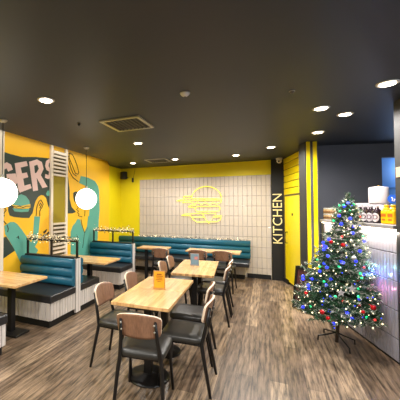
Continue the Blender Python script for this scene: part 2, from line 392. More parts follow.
# striped column at the end of the counter
P0 = Vector((0.578, 5.616, 0)); PV = CV
def ppt(a, t, z):
    p = P0 + CV * a - CU * t
    return (p.x, p.y, z)
pw = 0.185
b = B(); box(b, ppt(pw / 2, 0.15, CE / 2), (0.30, pw, CE), CM)
col = struct('trim_3', b, 'dark_wall')
b = B(); box(b, ppt(-0.004, 0.15, CE / 2), (0.29, 0.012, CE), CM); build('grey_facing', b, 'grey_column', col)
for a, w in ((0.030, 0.052), (0.130, 0.058)):
    b = B(); box(b, ppt(a, -0.012, CE / 2 + 0.0), (0.028, w, CE), CM, bevel=0.004); build('yellow_strip', b, 'yellow_gloss', col)

# charcoal wall behind the counter, with the opening to the blue back area
def kpt(a, t, z):
    p = Vector((0.72, 6.03, 0)) + CV * a - CU * t
    return (p.x, p.y, z)
b = B()
box(b, kpt(0.51, 0.05, CE / 2), (0.10, 1.12, CE), CM)
box(b, kpt(2.3, 0.05, 2.575), (0.10, 2.46, 0.24), CM)
struct('wall_kitchen', b, 'dark_wall')
b = B(); box(b, kpt(2.6, 0.42, CE / 2), (0.10, 3.4, CE), CM)
for z in (0.75, 1.97): box(b, kpt(2.6, 0.365, z), (0.012, 3.4, 0.018), CM)
struct('wall_kitchen_back', b, 'blue_wall')

# pillar in the right foreground
def rpt(a, t, z):
    p = Vector((1.19, 3.87, 0)) + CU * a + CV * t
    return (p.x, p.y, z)
b = B(); box(b, rpt(0.22, 0.26, CE / 2), (0.44, 0.52, CE), CM); struct('trim_4', b, 'grey_column')
b = B(); box(b, rpt(0.065, -0.004, 1.96), (0.075, 0.008, 0.10), CM)
tag(build('notice', b, 'tan_notice'), 'small tan square notice stuck on the grey pillar at right', 'notice')
# cream end post of the painted wall
b = B(); box(b, (WL + 0.03, 3.15, 1.48), (0.06, 0.34, 2.96)); struct('trim_5', b, 'cream')

# ------------------------------------------------------------------ painted wall
mur = thing('wall_mural', 'large painted wall mural in amber, dark green, teal and pink on the left wall', 'mural', (WL, 5.0, 0))
def mw(y, z, t): return (t, y - 5.0, z)
b = B(); prism(b, [(3.32, 0.02), (6.70, 0.02), (6.70, 2.90), (3.32, 2.90)], mw, 0.0, 0.012); build('background', b, 'mural', mur)
def mpoly(name, keys, m, t, label=None):
    for i, k in enumerate(keys):
        b = B(); prism(b, POLY[k], mw, 0.0122, t + 0.0002 * i)
        o = build(name, b, m, mur)
        if label: o['label'] = label
    return o
mpoly('dark_patch', ['dark_left', 'dark_right', 'dark_low'], 'm_dark', 0.0135)
mpoly('painted_figure', ['body', 'arm', 'teal_low', 'woman_arm', 'woman_body'], 'm_teal', 0.0142)
mpoly('painted_hair', ['hair'], 'm_dark', 0.0150)
mpoly('painted_burger', ['bun_top', 'bun_bottom', 'bun2'], 'm_teal', 0.0150)
mpoly('burger_filling', ['patty'], 'm_yel', 0.0152)
for k in 'GERS':
    o = mpoly('painted_letter', [k], 'm_pink', 0.0155, 'pink painted letter ' + k)
b = B(); prism(b, POLY['Rhole'], mw, 0.0157, 0.0162); build('letter_counter', b, 'm_dark', mur)
mpoly('leaf_marks', ['leaf1', 'leaf2', 'leaf3'], 'm_ink', 0.0150)
for k, pts in LINE.items():
    b = B(); tube(b, [(0.0160, y - 5.0, z) for y, z in pts], 0.007, 6); build('ink_line', b, 'm_ink', mur)

lat = thing('slatted_panel', 'tall cream slatted panel with an olive centre standing in the mural wall', 'panel', (WL, 4.66, 0))
b = B()
for y in (-0.222, 0.222): box(b, (0.030, y, 1.40), (0.045, 0.062, 2.76))
box(b, (0.045, 0, 2.655), (0.07, 0.40, 0.05)); box(b, (0.045, 0, 0.66), (0.07, 0.40, 0.05))
build('frame', b, 'cream', lat)
b = B(); box(b, (0.022, 0, 1.77), (0.02, 0.39, 0.90)); build('centre_panel', b, 'olive', lat)
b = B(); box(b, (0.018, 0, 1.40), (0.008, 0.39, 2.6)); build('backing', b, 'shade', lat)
for i in range(6):
    b = B(); box(b, (0.05, 0, 2.585 - i * 0.071), (0.045, 0.385, 0.034)); build('slat', b, 'cream', lat)
for i in range(8):
    b = B(); box(b, (0.05, 0, 1.30 - i * 0.077), (0.045, 0.385, 0.036)); build('slat', b, 'cream', lat)

# ------------------------------------------------------------------ booth benches
BX0, BX1 = WL + 0.075, -2.63
BW = BX1 - BX0
def roll_profile(z0, z1, n=3, t=0.07, bulge=0.045, seg=9):
    pts = [(0.0, z0)]
    h = (z1 - z0) / n
    for k in range(n):
        for i in range(seg + 1):
            a = -PI / 2 + PI * i / seg
            pts.append((t + bulge * math.cos(a), z0 + h * (k + 0.5) + h * 0.497 * math.sin(a)))
    pts.append((0.0, z1))
    return pts
def cushion(bm, x0, x1, y0, y1, z0, z1, bev=0.022):
    box(bm, ((x0 + x1) / 2, (y0 + y1) / 2, (z0 + z1) / 2), (x1 - x0, y1 - y0, z1 - z0), bevel=bev, seg=3)
def ribbed(bm, p, q, z0, z1, outward, pitch=0.062):
    """row of upright boards from p to q standing proud along outward"""
    p = Vector((p[0], p[1], 0)); q = Vector((q[0], q[1], 0)); d = q - p; n = max(1, round(d.length / pitch)); o = Vector((outward[0], outward[1], 0))
    ang = math.atan2(d.y, d.x)
    for i in range(n):
        c = p + d * ((i + 0.5) / n) + o * 0.006
        box(bm, (c.x, c.y, (z0 + z1) / 2), (d.length / n - 0.008, 0.014, z1 - z0), ang, bevel=0.003, seg=1)
def make_booth(label, front=True, rear=True):
    """origin at the aisle end of the dividing panel"""
    t = thing('booth_bench', label, 'booth bench', (BX1, 3.79, 0), 0, 'booth benches along the mural wall')
    ya, yb = (-0.62 if front else -0.05), (0.62 if rear else 0.05)
    b = B()
    box(b, (-BW / 2 - 0.01, (ya + yb) / 2, 0.215), (BW - 0.03, yb - ya - 0.02, 0.23))
    ribbed(b, (-0.018, ya + 0.01), (-0.018, yb - 0.01), 0.10, 0.33, (1, 0))
    if front: ribbed(b, (-BW, ya + 0.008), (-0.02, ya + 0.008), 0.10, 0.33, (0, -1))
    if rear: ribbed(b, (-0.02, yb - 0.008), (-BW, yb - 0.008), 0.10, 0.33, (0, 1))
    build('base', b, 'panel_white', t)
    b = B(); box(b, (-BW / 2 - 0.02, (ya + yb) / 2, 0.05), (BW - 0.05, yb - ya - 0.06, 0.10)); build('kickboard', b, 'black_paint', t)
    for s, on in ((-1, front), (1, rear)):
        if not on: continue
        b = B(); cushion(b, -BW, 0.008, *sorted((s * 0.63, s * 0.06)), 0.33, 0.435); build('seat_cushion', b, 'black_vinyl', t)
        b = B()
        prism(b, roll_profile(0.44, 0.835), lambda a, z, x, s=s: (x, s * (0.035 + a), z), -BW, -0.01, smooth=True)
        build('backrest', b, 'teal_vinyl', t)
    b = B(); box(b, (-0.012, 0, 0.44), (0.035, 0.115, 0.80)); box(b, (-BW / 2, 0, 0.45), (BW - 0.03, 0.06, 0.76))
    build('divider_panel', b, 'panel_white', t)
    b = B(); box(b, (-BW / 2, 0, 0.845), (BW + 0.004, 0.09, 0.02)); build('capping', b, 'black_paint', t)
    b = B()
    for x in (-0.02, -BW / 2, -BW + 0.02): box(b, (x, 0, 0.97), (0.028, 0.028, 0.25))
    box(b, (-BW / 2, 0, 1.09), (BW, 0.028, 0.024))
    build('guard_rail', b, 'black_metal', t)
    return t
bt = make_booth('teal and black double booth bench in full view, white panelled end to the aisle')
bt2 = dup(bt, 'x', (BX1, 1.83, 0))
bt2['label'] = 'nearest black booth seat, cut off by the left edge of the photo below the table'
bt3 = make_booth('teal booth bench farther back, behind the second booth table and its pedestal', True, False)
bt3.location = (BX1, 5.84, 0)

def make_garland(name, label, p, q, n, spread, group, warm=False):
    p = Vector(p); q = Vector(q)
    b = B()
    pts = [p.lerp(q, i / 40) + Vector((0, 0.012 * math.sin(i * 1.9), 0.012 * math.cos(i * 2.3))) for i in range(41)]
    tube(b, pts, 0.004, 5, 1)
    for i in range(n):
        c = p.lerp(q, random.random()) + Vector((random.gauss(0, 0.2 * spread), random.gauss(0, spread * 0.6), random.gauss(0, spread)))
        ax = Vector((random.gauss(0, 1), random.gauss(0, 1), random.gauss(0, 1))).normalized()
        sd = ax.orthogonal().normalized(); l = random.uniform(0.016, 0.034); w = l * 0.38; up = ax.cross(sd)
        f = [c - ax * l * 0.5, c + sd * w + up * 0.004, c + ax * l * 0.5, c - sd * w + up * 0.004]
        tip = [b.verts.new(v) for v in f]; bk = b.verts.new(c - up * 0.003)
        mi = random.choice((0, 0, 1)) if not warm else random.choice((0, 0, 0, 1))
        fc = b.faces.new(tip); fc.material_index = mi
        for a in range(4):
            fc = b.faces.new([tip[a], tip[(a + 1) % 4], bk]); fc.material_index = mi
    for i in range(int(n / 9)):
        c = p.lerp(q, random.random()) + Vector((0, random.gauss(0, spread * 0.5), random.gauss(0, spread)))
        sphere(b, c, 0.006, 6, 4, 2)
    return tag(build(name, b, ['garland_light', 'garland_dark', 'bulb_warm']), label, 'garland', group)
make_garland('leaf_garland', 'pale leafy garland wound on the black rail of the full-view booth bench', (BX0 + 0.02, 3.79, 1.115), (BX1, 3.79, 1.115), 430, 0.032, 'garlands on the rails')
make_garland('leaf_garland', 'pale leafy garland wound on the black rail of the farther booth bench', (BX0 + 0.02, 5.84, 1.115), (BX1, 5.84, 1.115), 360, 0.030, 'garlands on the rails')

# long bench under the neon sign
RX0, RX1 = WL + 0.01, -0.375
rb = thing('wall_bench', 'long teal and black padded bench along the white tiled back wall', 'bench', (RX0, WB - 0.03, 0))
RL = RX1 - RX0
b = B(); prism(b, roll_profile(0.44, 0.845, 3, 0.09, 0.04), lambda a, z, x: (x, -a, z), 0.0, RL, smooth=True)
build('backrest', b, 'teal_vinyl', rb)
b = B(); cushion(b, 0, RL, -0.60, -0.06, 0.33, 0.425); build('seat_cushion', b, 'black_vinyl', rb)
b = B(); box(b, (RL / 2 - 0.05, -0.12, 0.215), (RL - 0.10, 0.20, 0.23)); ribbed(b, (0, -0.22), (RL - 0.10, -0.22), 0.10, 0.33, (0, -1)); build('base', b, 'panel_white', rb)
b = B(); box(b, (RL / 2 - 0.06, -0.12, 0.05), (RL - 0.12, 0.18, 0.10)); build('kickboard', b, 'black_paint', rb)
b = B(); box(b, (RL - 0.42, -0.245, 0.255), (0.10, 0.02, 0.06), bevel=0.004); build('power_outlet', b, 'black_paint', rb)
make_garland('leaf_garland', 'thin pale garland lying along the top of the long wall bench', (-3.15, WB - 0.09, 0.868), (RX1, WB - 0.09, 0.868), 420, 0.014, 'garlands on the rails', True)

# ------------------------------------------------------------------ tables
def make_table(name, label, loc, rotz, w, d, h, group, foot=0.20, two=False, panel=False):
    t = thing(name, label, 'table', loc, rotz, group)
    b = B(); box(b, (0, 0, h - 0.016), (w, d, 0.032), bevel=0.004); build('tabletop', b, 'table', t)
    for x in ((-w * 0.28, w * 0.28) if two else (0,)):
        b = B(); box(b, (x, 0, (h - 0.03) / 2), (0.07, 0.07, h - 0.034)); build('column', b, 'black_metal', t)
        b = B(); lathe(b, [(foot, 0.0), (foot, 0.008), (foot * 0.92, 0.018), (foot * 0.3, 0.03), (0.05, 0.04)], (x, 0, 0), 32); build('base_plate', b, 'black_metal', t)
        b = B(); box(b, (x, 0, h - 0.042), (min(0.34, w * 0.6), 0.05, 0.018)); box(b, (x, 0, h - 0.042), (0.05, d * 0.6, 0.018)); build('top_bracket', b, 'black_metal', t)
    return t
G1 = 'square wooden pedestal tables in the middle of the floor'
make_table('cafe_table', 'nearest square wooden cafe table, with the dark chair tucked under its near side', (-1.055, 2.69, 0), R(2), 0.545, 0.535, 0.75, G1)
make_table('cafe_table', 'square wooden cafe table carrying the orange menu card, second from the front', (-1.075, 3.235, 0), R(2), 0.545, 0.535, 0.75, G1, 0.18)
make_table('cafe_table', 'wooden cafe table third from the front, near one of the farther pair', (-0.925, 4.08, 0), R(5), 0.545, 0.53, 0.75, G1, 0.18)
make_table('cafe_table', 'wooden cafe table carrying the blue card, far one of the farther pair', (-0.975, 4.62, 0), R(5), 0.545, 0.53, 0.75, G1, 0.18)
G2 = 'wooden tables in the booths'
def booth_table(label, x1, yc):
    w = x1 - BX0 - 0.03
    t = thing('booth_table', label, 'table', (x1 - w / 2, yc, 0), 0, G2)
    h = 0.70
    b = B(); box(b, (0, 0, h - 0.016), (w, 0.56, 0.032), bevel=0.004); build('tabletop', b, 'table_x', t)
    b = B(); box(b, (0.11, 0.02, (h - 0.03) / 2), (0.07, 0.07, h - 0.034)); build('column', b, 'black_metal', t)
    b = B(); box(b, (0.08, 0.02, 0.012), (0.46, 0.24, 0.024), bevel=0.008); build('base_plate', b, 'black_metal', t)
    b = B(); box(b, (0, 0, h - 0.042), (w * 0.7, 0.05, 0.018)); build('top_bracket', b, 'black_metal', t)
    return t
M['table_x'] = plank_mat('butcher_block_lengthwise', rgb(224, 182, 126), rgb(204, 156, 100), rgb(168, 124, 80), 0.42, 0.042, 0, (6, 60, 1), 0.22, 0.25, 0.22)
booth_table('wooden booth table at the left edge of the photo, in front of the full-view bench', -2.67, 2.87)
booth_table('wooden booth table between the two teal benches, below the farther globe lamp', -2.43, 4.53)
G3 = 'wooden tables before the long wall bench'
def wall_table(label, x0, x1):
    t = thing('bench_table', label, 'table', ((x0 + x1) / 2, 6.12, 0), 0, G3)
    w = x1 - x0
    b = B(); box(b, (0, 0, 0.734), (w, 0.39, 0.032), bevel=0.004); build('tabletop', b, 'table_x', t)
    for x in (-w * 0.27, w * 0.27):
        b = B(); box(b, (x, 0, 0.36), (0.06, 0.06, 0.716)); build('column', b, 'black_metal', t)
        b = B(); box(b, (x, 0, 0.012), (0.10, 0.36, 0.024), bevel=0.006); build('foot', b, 'black_metal', t)
wall_table('left wooden table at the long wall bench, touching the farther booth end', -2.60, -1.94)
wall_table('right wooden table at the long wall bench, below the neon burger', -1.53, -0.49)

# ------------------------------------------------------------------ chairs
CG = 'walnut backed black cafe chairs'
def make_chair(label, loc, rotz):
    """faces +Y, origin on the floor below the seat centre"""
    t = thing('cafe_chair', label, 'chair', loc, rotz, CG)
    b = B()   # padded seat: rounded square, a little narrower at the back
    pts = []
    for i in range(40):
        a = 2 * PI * i / 40
        c, s = math.cos(a), math.sin(a)
        ex = 0.36
        x = math.copysign(abs(c) ** ex, c) * 0.205; y = math.copysign(abs(s) ** ex, s) * 0.20
        x *= 1 + 0.10 * (y / 0.2) * 0.5
        pts.append((x, y))
    rings = []
    for sc, z in ((0.90, 0.420), (0.98, 0.428), (1.0, 0.445), (0.985, 0.462), (0.93, 0.474), (0.6, 0.478)):
        rings.append([b.verts.new((x * sc, y * sc, z)) for x, y in pts])
    for i in range(len(rings) - 1):
        for k in range(40):
            f = b.faces.new([rings[i][k], rings[i][(k + 1) % 40], rings[i + 1][(k + 1) % 40], rings[i + 1][k]]); f.smooth = True
    b.faces.new(rings[0][::-1]); f = b.faces.new(rings[-1]); f.smooth = True
    build('seat', b, 'seat_vinyl', t)
    b = B(); box(b, (0, 0, 0.412), (0.36, 0.34, 0.018), bevel=0.006); build('seat_frame', b, 'black_metal', t)
    # curved plywood backrest
    b = B()
    H, Wd, th = 0.205, 0.178, 0.019
    nx, nz = 16, 10
    def bp(u, v):
        # u, v in -1..1 on a rounded rectangle, tapered towards its lower edge
        lim = 1.0
        av = abs(v)
        if av > 0.45:
            q = (av - 0.45) / 0.55; lim = 0.80 + 0.20 * math.sqrt(max(0, 1 - q * q))
        x = u * Wd * lim * (1 + 0.04 * v)
        z = 0.69 + v * H / 2
        z -= 0.10 * H * (u * u) * (1 if v > 0 else -0.4) * av
        y = -0.205 - (z - 0.6) * 0.24 + 0.036 * (x / Wd) ** 2
        return x, y, z
    F, K = [], []
    for j in range(nz + 1):
        v = -1 + 2 * j / nz
        F.append([b.verts.new(bp(-1 + 2 * i / nx, v)) for i in range(nx + 1)])
        K.append([b.verts.new((lambda p: (p[0], p[1] - th, p[2]))(bp(-1 + 2 * i / nx, v))) for i in range(nx + 1)])
    for j in range(nz):
        for i in range(nx):
            f = b.faces.new([F[j][i], F[j][i + 1], F[j + 1][i + 1], F[j + 1][i]]); f.smooth = True
            f = b.faces.new([K[j][i + 1], K[j][i], K[j + 1][i], K[j + 1][i + 1]]); f.smooth = True
    def edge(a, c):
        for k in range(len(a) - 1):
            f = b.faces.new([a[k], a[k + 1], c[k + 1], c[k]]); f.material_index = 1
    edge(F[0], K[0]); edge(F[-1], K[-1])
    edge([r[0] for r in F], [r[0] for r in K]); edge([r[-1] for r in F], [r[-1] for r in K])
    build('backrest', b, ['walnut', 'ply_edge'], t)
    for s in (-1, 1):
        b = B(); tube(b, [(s * 0.172, 0.15, 0.415), (s * 0.178, 0.165, 0.38), (s * 0.20, 0.20, 0.0)], [0.016, 0.016, 0.012], 8); build('front_leg', b, 'black_metal', t)
        b = B(); tube(b, [(s * 0.138, -0.247, 0.735), (s * 0.148, -0.213, 0.57), (s * 0.165, -0.178, 0.42), (s * 0.178, -0.195, 0.32), (s * 0.20, -0.255, 0.0)], [0.012, 0.015, 0.018, 0.017, 0.013], 8); build('rear_leg', b, 'black_metal', t)
        for z in (0.66, 0.715):
            b = B(); sphere(b, (s * 0.132, -0.232 - (z - 0.6) * 0.24, z), 0.008, 8, 6); build('screw', b, 'alu', t)
    return t
ch = make_chair('near chair turned away at the front of the tables, whole backrest and seat showing', (-0.955, 2.36, 0), R(8))
for lb, x, y, a in (
    ('left side chair nearest the viewer, beside the first cafe table', -1.395, 2.80, -90),
    ('left side chair next behind the nearest one, beside the orange menu card table', -1.36, 3.42, -86),
    ('right side chair nearest the viewer, beside the first cafe table', -0.72, 2.775, 92),
    ('right side chair beside the orange card table, overlapped by the nearest right chair', -0.80, 3.29, 94),
    ('small left chair at the farther pair, closer to the orange menu card', -1.25, 4.32, -86),
    ('small left chair at the farther pair, second behind the orange menu card', -1.29, 4.85, -86),
    ('right side chair at the near table of the farther pair, legs on open floor', -0.755, 4.40, 92),
    ('right side chair at the blue card table, mostly hidden by the chair before it', -0.775, 4.88, 94),
    ('chair at the left wall bench table, turned away from the viewer', -2.02, 5.98, 3),
    ('chair at the right wall bench table, turned away directly behind the blue card', -1.27, 6.05, 2),
    ('chair at the right end of the right wall bench table, seen from behind', -0.80, 6.10, -2)):
    dup(ch, lb, (x, y, 0), R(a))

# table cards
def card(label, loc, rotz, w, h, face, edge):
    t = thing('menu_card', label, 'menu card', loc, rotz, 'cards standing on the cafe tables')
    tilt = Matrix.Rotation(R(-4), 4, 'X')
    b = B(); box(b, (0, 0, h / 2 + 0.004), (w, 0.012, h), tilt, bevel=0.002); build('board', b, edge, t)
    b = B(); box(b, (0, -0.0075, h / 2 + 0.006), (w * 0.86, 0.002, h * 0.88), tilt); build('printed_face', b, face, t)
    b = B(); box(b, (0, 0.0, 0.006), (w * 1.05, 0.05, 0.012), bevel=0.002); build('foot', b, edge, t)
    return t
mc = card('orange menu card standing on the second cafe table', (-1.05, 2.985, 0.75), R(14), 0.122, 0.185, 'orange_card', 'card_wood')
b = B()
for i, w in enumerate((0.05, 0.075, 0.06, 0.075, 0.04, 0.07, 0.055)):
    box(b, (0, -0.010 - 0.0009 * (6 - i) * 0, 0.155 - i * 0.019), (w, 0.0015, 0.006 if i else 0.012), Matrix.Rotation(R(-4), 4, 'X'))
build('print_lines', b, 'card_ink', mc)
mc2 = card('blue and pink card standing on the farther cafe table', (-1.0, 4.42, 0.75), R(10), 0.125, 0.17, 'blue_card', 'mid_grey')
b = B(); box(b, (0.02, -0.0095, 0.11), (0.05, 0.0015, 0.045), Matrix.Rotation(R(-4), 4, 'X')); box(b, (0.01, -0.0095, 0.05), (0.08, 0.0015, 0.03), Matrix.Rotation(R(-4), 4, 'X')); build('picture', b, 'rose_card', mc2)

# ------------------------------------------------------------------ wall signs
ks = thing('kitchen_sign', 'gold upright lettering KITCHEN on the black strip of back wall', 'sign', (0.200, WB - 0.062, 1.365))
b = B()
text_bm(b, 'KITCHEN', 0.272, Matrix.Rotation(R(90), 4, 'X') @ Matrix.Rotation(R(90), 4, 'Z'), 0.006, spacing=1.0)
xs = [v.co.z for v in b.verts]; L = max(xs) - min(xs)
cz = (max(xs) + min(xs)) / 2
for v in b.verts: v.co.z = (v.co.z - cz) * 1.10 / L
build('lettering', b, 'gold_text', ks)

ns = thing('neon_sign', 'glowing yellow neon burger sign on the white tiles', 'neon sign', (-1.5, WB - 0.055, 1.7))
def nt_(name, keys, closed=False):
    b = B()
    for k in keys: tube(b, [(x + 1.5, 0, z - 1.7) for x, z in NEON[k]], 0.006, 8)
    build(name, b, 'neon', ns)
nt_('top_bun', ['bun']); nt_('speed_line', ['spd1', 'spd2', 'spd2b', 'bun_line']); nt_('lettuce', ['bun_line2']); nt_('patty', ['patty', 'spd3', 'spd3b'])
nt_('bottom_bun', ['bunb', 'bunb2', 'bunmid', 'bunmid2']); nt_('cheese_corner', ['cheese'])
b = B()
for x, z in ((-1.35, 2.12), (-1.6, 1.74), (-1.2, 1.26), (-1.7, 1.42), (-1.1, 1.8)): cyl(b, (x + 1.5, 0.0, z - 1.7), (x + 1.5, 0.03, z - 1.7), 0.006)
build('stand_off', b, 'white_metal', ns)

# speaker in the far corner and the security camera
sp = thing('wall_speaker', 'small black wall speaker in the far left corner below the ceiling', 'speaker', (-3.60, WB, 2.46))
b = B(); box(b, (0.04, -0.16, 0.02), (0.15, 0.13, 0.20), R(-25), bevel=0.012); build('cabinet', b, 'black_paint', sp)
b = B(); box(b, (0.012, -0.222, 0.02), (0.12, 0.008, 0.17), R(-25)); build('grille', b, 'vent_dark', sp)
b = B(); tube(b, [(0.04, -0.16, 0.0), (0.10, -0.05, -0.03), (0.10, 0.0, -0.03)], 0.012); build('bracket', b, 'black_metal', sp)
b = B(); box(b, (0.25, -0.03, -0.10), (0.05, 0.05, 0.12), R(20), bevel=0.01)
tube(b, [(0.25, 0, -0.10), (0.27, -0.02, 0.0), (0.30, -0.01, 0.12), (0.31, -0.01, 0.22)], 0.004)
o = build('wall_sensor', b, 'black_paint'); o.location = (-3.60, WB, 2.46)
tag(o, 'tiny black sensor with a cable on the yellow wall beside the corner speaker', 'sensor')
sc = thing('security_camera', 'white dome security camera under the ceiling above the kitchen strip', 'camera', (0.235, 7.22, CE))
b = B(); cyl(b, (0, 0, 0), (0, 0, -0.035), 0.07, 0.06, 24); build('mount', b, 'white_metal', sc)
b = B(); sphere(b, (0, 0, -0.06), 0.055, 16, 10); build('dome', b, 'white_metal', sc)
b = B(); sphere(b, (-0.01, -0.045, -0.075), 0.02, 10, 8); build('lens', b, 'black_paint', sc)

# ------------------------------------------------------------------ ceiling fittings
def light(name, kind, loc, energy, color=(1, 0.955, 0.90), **kw):
    d = bpy.data.lights.new(name, kind); d.energy = energy; d.color = color
    for k, v in kw.items(): setattr(d, k, v)
    o = bpy.data.objects.new(name, d); COL.objects.link(o); o.location = loc
    return o
DL = 'round recessed ceiling downlights'
def make_downlight(label, loc):
    t = thing('downlight', label, 'downlight', loc, 0, DL)
    b = B(); lathe(b, [(0.058, -0.001), (0.058, -0.006), (0.082, -0.008), (0.086, -0.001)], (0, 0, 0), 28); build('trim_ring', b, 'white_metal', t)
    b = B(); cyl(b, (0, 0, -0.009), (0, 0, -0.011), 0.056, n=28); build('lamp_disc', b, 'lamp', t)
    return t
dls = (('downlight alone over the left booths, nearest the viewer on that side', -2.032, 2.354, 1.0),
       ('downlight just behind the square air vent', -1.977, 4.562, 1.0),
       ('downlight at the far left, between the mural end and the corner speaker', -2.972, 6.552, 0.45),
       ('downlight right of the far ceiling vent, before the back wall', -1.876, 6.398, 1.0),
       ('downlight near the back wall, above and right of the neon burger', -0.588, 6.428, 1.0),
       ('downlight before the black kitchen strip', 0.061, 5.838, 1.0),
       ('downlight right above the striped yellow column', 0.666, 4.957, 1.0),
       ('left one of the close pair of downlights over the Christmas tree', 0.539, 3.774, 1.0),
       ('right one of the close pair of downlights over the Christmas tree', 0.827, 4.131, 1.0),
       ('downlight at the top of the grey pillar at right', 0.965, 3.257, 0.06))
d0 = None
for lb, x, y, k in dls:
    if d0 is None: d0 = make_downlight(lb, (x, y, CE))
    else: dup(d0, lb, (x, y, CE))
    light('downlight_lamp', 'SPOT', (x, y, CE - 0.03), DE * k, spot_size=R(170), spot_blend=0.75, shadow_soft_size=0.05)
# the rest of the same grid of downlights, over the viewer and behind
for x, y in ((-2.0, 0.3), (-0.6, 1.2), (0.2, 0.6), (-2.0, -1.8), (0.4, -1.6), (2.4, 0.6), (2.6, -1.6), (-3.0, 1.0), (-0.6, 4.6)):
    if (x, y) == (-0.6, 4.6): continue
    light('downlight_lamp', 'SPOT', (x, y, CE - 0.03), DE, spot_size=R(170), spot_blend=0.75, shadow_soft_size=0.05)
# added fill hidden in the ceiling slot, brightens the top of the mural
lo = light('slot_fill', 'AREA', (-3.47, 4.6, 2.93), 26, (1, 0.92, 0.8), shape='RECTANGLE', size=0.08, size_y=3.4)
lo.rotation_euler = (0, R(-35), 0)
# added cool fill out of view, tints the ceiling on the right side
light('cool_fill', 'POINT', (3.0, 1.4, 2.0), 110, (0.66, 0.8, 1.0), shadow_soft_size=0.15)
# lamps of the kitchen behind the counter
light('kitchen_lamp', 'POINT', kpt(1.75, 0.22, 2.3), KE, (0.75, 0.86, 1.0), shadow_soft_size=0.1)

PG = 'glass globe pendants over the booths'
def make_pendant(label, loc, r, drop):
    t = thing('globe_pendant', label, 'pendant lamp', loc, 0, PG)
    b = B(); lathe(b, [(0.052, 0.0), (0.05, -0.012), (0.03, -0.028), (0.008, -0.034)], (0, 0, 0), 20); build('ceiling_rose', b, 'alu', t)
    b = B(); cyl(b, (0, 0, -0.03), (0, 0, -drop + r), 0.0045, n=8); build('cord', b, 'black_metal', t)
    b = B(); cyl(b, (0, 0, -drop + r + 0.045), (0, 0, -drop + r - 0.012), 0.022, 0.03, 16); build('lamp_holder', b, 'alu', t)
    b = B(); sphere(b, (0, 0, -drop), r, 36, 22); build('globe', b, 'globe', t)
    return t
make_pendant('white glowing globe pendant cut by the left edge of the photo', (-2.983, 2.677, CE), 0.180, CE - 1.787)
make_pendant('white glowing globe pendant over the farther booth table', (-2.972, 4.523, CE), 0.187, CE - 1.762)

def vent(label, c, w, n, rotz=0.0):
    t = thing('ceiling_vent', label, 'air vent', (c[0], c[1], CE), rotz, 'square ceiling vents')
    b = B()
    for s in (-1, 1):
        box(b, (s * w / 2, 0, -0.008), (0.04, w + 0.04, 0.018)); box(b, (0, s * w / 2, -0.008), (w - 0.04, 0.04, 0.018))
    build('frame', b, 'alu', t)
    b = B(); box(b, (0, 0, -0.002), (w - 0.03, w - 0.03, 0.004)); build('backing', b, 'vent_dark', t)
    for i in range(n):
        b = B(); box(b, (-w / 2 + w * (i + 0.5) / n, 0, -0.010), (0.012, w - 0.04, 0.012), Matrix.Rotation(R(35), 4, 'Y')); build('slat', b, 'alu_dark', t)
    return t
M['alu_dark'] = mat('dull_aluminium', rgb(92, 88, 82), 0.4, 0.4, var=0.05)
vent('square louvred air vent in the ceiling between the tables and the lamps', (-1.645, 3.46), 0.50, 9)
vent('far square air vent near the back wall, low in the view of the ceiling', (-2.28, 6.42), 0.46, 9, R(0))
def detector(name, label, cat, c, r, h, m='white_metal'):
    t = thing(name, label, cat, (c[0], c[1], CE))
    b = B(); lathe(b, [(r, 0), (r, -h * 0.35), (r * 0.75, -h * 0.7), (r * 0.35, -h), (0.005, -h)], (0, 0, 0), 24); build('housing', b, m, t)
    b = B(); lathe(b, [(r * 1.15, 0), (r * 1.15, -0.006), (r, -0.007)], (0, 0, 0), 24); build('base_ring', b, 'alu', t)
    b = B(); sphere(b, (0, 0, -h), r * 0.2, 8, 6); build('sensor', b, 'vent_dark', t)
detector('smoke_detector', 'pale round smoke detector in the middle of the ceiling', 'smoke detector', (-0.706, 2.75), 0.042, 0.035)
detector('sprinkler_head', 'small dark sprinkler head in the ceiling right of the left booth downlight', 'sprinkler', (-2.199, 3.172), 0.018, 0.04, 'vent_dark')
detector('motion_sensor', 'tiny sensor in the ceiling left of the pair of tree downlights', 'sensor', (0.216, 3.111), 0.022, 0.025, 'alu_dark')

# ------------------------------------------------------------------ service counter
ct = thing('service_counter', 'tall service counter faced with glossy white tiles and lit under its top', 'counter', cpt(0, 0, 0), CROT)
# local: x along the counter towards the viewer, y = -depth side; build in world-aligned counter space
def lc(s, t, z): return (s, t, z)
CLN = 1.72
def cbox(bm, s0, s1, t0, t1, z0, z1, mi=0, bevel=0.0):
    box(bm, ((s0 + s1) / 2, (t0 + t1) / 2, (z0 + z1) / 2), (s1 - s0, t1 - t0, z1 - z0), None, mi, bevel)
b = B(); cbox(b, -0.02, CLN, 0.03, 0.60, 0.018, 1.375); build('body', b, 'mid_grey', ct)
b = B()
pz = [0.018, 0.25, 0.54, 0.84, 1.13, 1.375]
pitch = 0.054
n = int((CLN - 0.02) / pitch)
for i in range(n):
    for j in range(5):
        cbox(b, 0.02 + i * pitch + 0.002, 0.02 + (i + 1) * pitch - 0.002, 0.006, 0.032, pz[j] + 0.004, pz[j + 1] - 0.004, 0, 0.005)
cbox(b, 0.02, CLN, 0.022, 0.03, 0.018, 1.375, 1)
build('tiled_front', b, ['counter_tile', 'dark_grout'], ct)
b = B(); cbox(b, -0.03, CLN, -0.035, 0.64, 1.38, 1.42, 0, 0.004); build('countertop', b, 'mid_grey', ct)
b = B(); cbox(b, 0.02, CLN, -0.026, -0.004, 1.366, 1.379); build('led_strip', b, 'led', ct)
b = B(); cbox(b, 0.0, CLN, 0.012, 0.58, 0.0, 0.018); build('kickboard', b, 'black_paint', ct)
b = B(); cbox(b, -0.03, 0.02, -0.01, 0.1, 0.0, 1.38); build('end_post', b, 'grey_column', ct)
